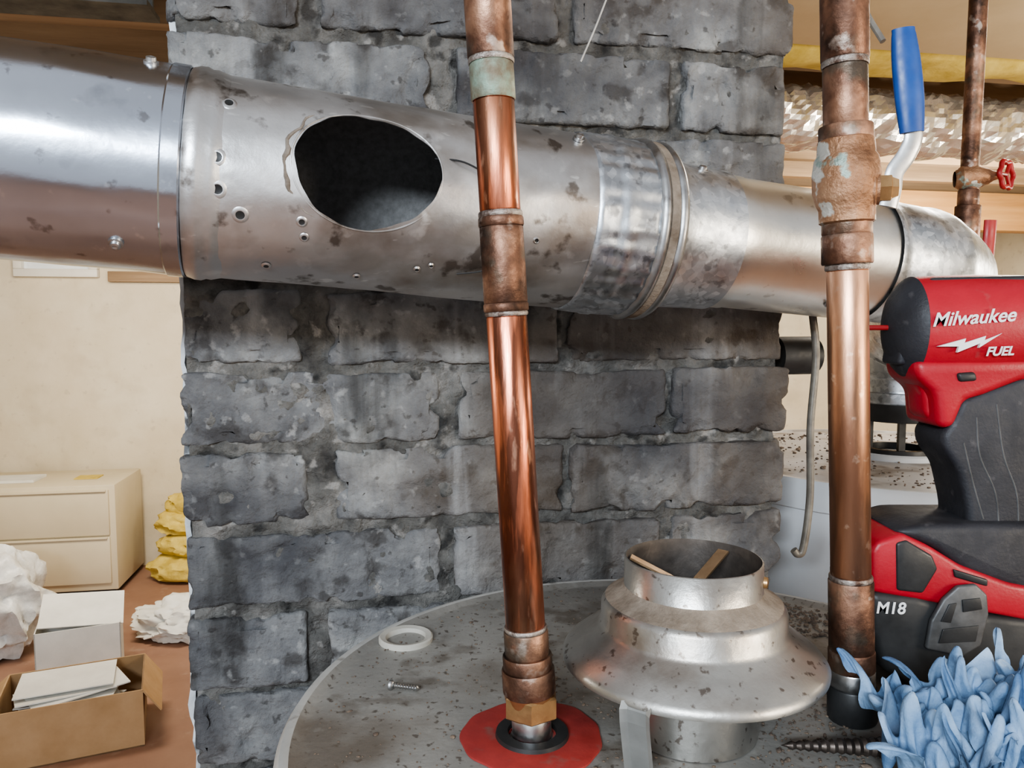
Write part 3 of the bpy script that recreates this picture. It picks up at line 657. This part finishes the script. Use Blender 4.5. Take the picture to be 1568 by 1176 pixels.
for j, ln in enumerate(([(1500, 640), (1508, 700), (1535, 760), (1545, 830)], [(1530, 620), (1545, 700), (1568, 760), (1575, 830)], [(1482, 680), (1500, 745), (1518, 800)])):
    pp = F1(ln); dp.append(sweep('grip_seam_%d' % j, [(a, -.0194, b) for a, b in pp], .0006, [M['clip']], seg=6))
dp.append(prism('foot', F2([(1385, 824), (1430, 812), (1650, 812), (1650, 940), (1500, 888), (1450, 850)]), -.030, .030, M['rubber'], .005))
dp.append(prism('battery_shell', F2([(1348, 852), (1356, 838), (1395, 824), (1440, 845), (1490, 876), (1568, 905), (1650, 920), (1650, 975), (1440, 935), (1349, 918)]), -.033, .033, M['toolred'], .005))
dp.append(prism('battery_mid_panel', F2([(1384, 838), (1400, 833), (1442, 858), (1452, 880), (1430, 920), (1388, 915)]), -.0342, .0342, M['black'], .002))
dp.append(prism('battery_base', [D2(1331, 880), D2(1400, 888), D2(1500, 915), D2(1640, 930), D2(1640, 1029), D2(1400, 1029), D2(1355, 1000), D2(1334, 945)], -.034, .034, M['black'], .005))
dp.append(prism('battery_badge', F2([(1475, 880), (1530, 897), (1530, 908), (1478, 893)]), -.0345, -.03, M['black'], .001))
cl = F2([(1432, 1005), (1438, 960), (1456, 925), (1478, 904), (1506, 901), (1524, 918), (1528, 950), (1518, 1000), (1490, 1018)])
dp.append(prism('belt_clip', cl, -.0385, -.0345, M['clip'], .0015))
for j, sl in enumerate(([(1452, 960), (1464, 932), (1476, 930), (1468, 962)], [(1484, 925), (1512, 922), (1516, 940), (1486, 945)], [(1450, 995), (1456, 972), (1512, 966), (1508, 992)])):
    dp.append(prism('clip_slot_%d' % j, F2(sl), -.0392, -.0380, M['black'], .0004))
def text(s, u, v, size, y, m, shear=.3, tilt=0, rz=0):
    c = bpy.data.curves.new('t', 'FONT'); c.body = s; c.size = size; c.shear = shear; c.extrude = .0002; c.offset = .0002
    o = bpy.data.objects.new('t', c); COL.objects.link(o)
    dg = bpy.context.evaluated_depsgraph_get(); me = bpy.data.meshes.new_from_object(o.evaluated_get(dg))
    bpy.data.objects.remove(o, do_unlink=True)
    me.materials.clear(); me.materials.append(m)
    x, z = D2(u, v)
    o = bpy.data.objects.new('lettering', me); COL.objects.link(o)
    o.matrix_world = Matrix.Translation((x, y, z)) @ Matrix.Rotation(math.radians(90 + tilt), 4, 'X') @ Matrix.Rotation(math.radians(rz), 4, 'Z')
    return o
dp.append(text('Milwaukee', 1410, 494, .0120, -.0285, M['white'], .35, 0, 4))
dp.append(prism('bolt_mark', F1([(1424, 530), (1466, 518), (1464, 525), (1496, 514), (1494, 521), (1520, 510), (1486, 532), (1488, 525), (1454, 539), (1456, 530)]), -.0283, -.0262, M['white'], 0))
dp.append(text('FUEL', 1490, 536, .0080, -.0275, M['white'], .2, 12, 2))
dp.append(text('M18', 1338, 911, .0105, -.0344, M['white'], .1, 0, -2))
dm = Matrix.Translation((.2784, .508, HT + .001))
group('impact_driver', dp, dm)

# ---------------------------------------------------------------- left room contents
p = [box('carcass', (-2.5, 4.33, .03), (-1.36, 4.80, .60), M['cabinet'], bevel=.008), box('plinth', (-2.48, 4.35, 0), (-1.38, 4.78, .03), M['black']),
     box('drawer_top', (-2.47, 4.315, .33), (-1.39, 4.335, .575), M['cabinet'], bevel=.006), box('drawer_bottom', (-2.47, 4.315, .07), (-1.39, 4.335, .322), M['cabinet'], bevel=.006),
     box('pull_lip_top', (-2.46, 4.305, .565), (-1.40, 4.32, .575), M['cabinet'], bevel=.003), box('pull_lip_bottom', (-2.46, 4.305, .312), (-1.40, 4.32, .322), M['cabinet'], bevel=.003)]
group('filing_cabinet', p, ROOM)
p = [box('sheet_1', (-2.05, 4.45, .601), (-1.8, 4.62, .615), M['paper']), box('sheet_2', (-1.62, 4.5, .601), (-1.5, 4.6, .606), M['yellow']), box('booklet', (-2.3, 4.5, .601), (-2.1, 4.7, .635), M['card'])]
group('paper_stack', p, ROOM)
for i, (x, y, z, sx, sy, sz) in enumerate(((-1.86, 4.30, .07, .20, .15, .085), (-1.83, 4.32, .20, .19, .14, .08), (-1.86, 4.34, .32, .18, .14, .08), (-1.83, 4.36, .42, .16, .12, .07))):
    crumple('insulation_roll' + ('' if i == 0 else '.%03d' % i), (x, y, z), (sx, sy, sz), [M['yellow']], seed=10 + i, sub=4, amp=.16, freq=1.3, flat=.065)
BX = Matrix.Translation((-1.53, 2.60, 0)) @ Matrix.Rotation(math.radians(24), 4, 'Z')
t = .005; w_, d_, h_ = .44, .32, .20
p = [box('bottom', (-w_ / 2, -d_ / 2, 0), (w_ / 2, d_ / 2, t), M['carddark']),
     box('front', (-w_ / 2, -d_ / 2, 0), (w_ / 2, -d_ / 2 + t, h_), M['card']), box('back', (-w_ / 2, d_ / 2 - t, 0), (w_ / 2, d_ / 2, h_), M['card']),
     box('side_left', (-w_ / 2, -d_ / 2 + t, 0), (-w_ / 2 + t, d_ / 2 - t, h_), M['card']), box('side_right', (w_ / 2 - t, -d_ / 2 + t, 0), (w_ / 2, d_ / 2 - t, h_), M['carddark'])]
fr = box('flap_right', (0, -d_ / 2, -t), (.10, d_ / 2, 0), M['card']); fr.matrix_world = Matrix.Translation((w_ / 2, 0, h_)) @ Matrix.Rotation(math.radians(55), 4, 'Y'); p.append(fr)
fl = box('flap_left', (-.14, -d_ / 2, -t), (0, d_ / 2, 0), M['card']); fl.matrix_world = Matrix.Translation((-w_ / 2, 0, h_)) @ Matrix.Rotation(math.radians(-40), 4, 'Y'); p.append(fl)
for i in range(6):
    o = box('sheet_%d' % i, (-.15, -.1, 0), (.15, .1, .004), M['paper']); o.matrix_world = Matrix.Translation((random.uniform(-.03, .03), random.uniform(-.02, .03), .13 + i * .015)) @ Matrix.Rotation(random.uniform(-.2, .3), 4, 'X') @ Matrix.Rotation(random.uniform(-.4, .4), 4, 'Z'); p.append(o)
group('cardboard_box', p, BX)
WB = Matrix.Translation((-1.76, 3.05, 0)) @ Matrix.Rotation(math.radians(25), 4, 'Z')
tw = .004
p = [box('carton_bottom', (-.15, -.11, 0), (.15, .11, tw), M['paper']), box('carton_front', (-.15, -.11, 0), (.15, -.11 + tw, .25), M['paper']), box('carton_back', (-.15, .11 - tw, 0), (.15, .11, .25), M['paper']),
     box('carton_left', (-.15, -.11, 0), (-.15 + tw, .11, .25), M['paper']), box('carton_right', (.15 - tw, -.11, 0), (.15, .11, .25), M['paper'])]
o = box('lid', (-.15, -.12, 0), (.15, .11, .004), M['paper']); o.matrix_world = Matrix.Translation((.01, .02, .285)) @ Matrix.Rotation(.28, 4, 'X') @ Matrix.Rotation(.1, 4, 'Y'); p.append(o)
group('white_carton', p, WB)
crumple('bubble_wrap', (-2.30, 3.30, .22), (.26, .20, .23), [M['bubble']], seed=21, sub=5, amp=.26, freq=1.3, flat=.218, octv=5)
crumple('packing_paper', (-1.52, 3.50, .07), (.22, .15, .10), [M['paper']], seed=25, sub=5, amp=.32, freq=1.2, flat=.065, octv=5)

# ---------------------------------------------------------------- lights
def area(name, loc, target, size, energy, color, sy=None):
    l = bpy.data.lights.new(name, 'AREA'); l.energy = energy; l.color = color; l.size = size
    if sy: l.shape = 'RECTANGLE'; l.size_y = sy
    o = bpy.data.objects.new(name, l); COL.objects.link(o); o.location = loc
    o.rotation_euler = (Vector(target) - Vector(loc)).to_track_quat('-Z', 'Y').to_euler(); return o
area('daylight_window_light', (-.50, -1.5, ZC + .60), (-.05, .6, ZC), .9, 56, (.80, .90, 1.0), .20)
area('warm_work_light', (1.9, -.8, ZC + .12), (.2, .6, ZC), .9, 32, (1, .87, .70), .45)
area('back_left_light', (-1.6, 2.9, ZC + .6), (-2.0, 4.6, .8), .8, 54, (1, .90, .74), None)
area('back_right_light', (2.0, 2.9, ZC + .45), (1.9, 4.6, ZC), .8, 64, (1, .92, .76))
area('side_area_light', (.95, 1.5, ZC + .45), (.55, 1.0, ZC - .1), .3, 7, (1, .93, .82))  # small area light aimed at the rear heater
def point_light(name, loc, e, c, r=.06):
    l = bpy.data.lights.new(name, 'POINT'); l.energy = e; l.color = c; l.shadow_soft_size = r
    o = bpy.data.objects.new(name, l); COL.objects.link(o); o.location = loc
point_light('ceiling_fill_right', (2.0, 1.35, ZC + .1), 42, (1, .9, .74))  # added off-frame fill light, brightens the ceiling and soffit
point_light('point_light_left', (-1.9, 1.1, ZC + .1), 13, (1, .95, .86))  # point light beyond the left edge of frame
w = bpy.data.worlds.new('world'); sc.world = w; w.use_nodes = True
w.node_tree.nodes['Background'].inputs[0].default_value = (.93, .95, 1, 1); w.node_tree.nodes['Background'].inputs[1].default_value = .60
try: sc.view_settings.look = 'AgX - Medium High Contrast'
except Exception as ex: print(ex)

cd = bpy.data.cameras.new('camera'); cd.sensor_width = 36; cd.lens = 36 * 1178 / 1568; cd.clip_start = .01
co = bpy.data.objects.new('camera', cd); COL.objects.link(co); co.location = (0, 0, ZC)
co.rotation_euler = (math.radians(90 - 4.5), 0, 0); sc.camera = co
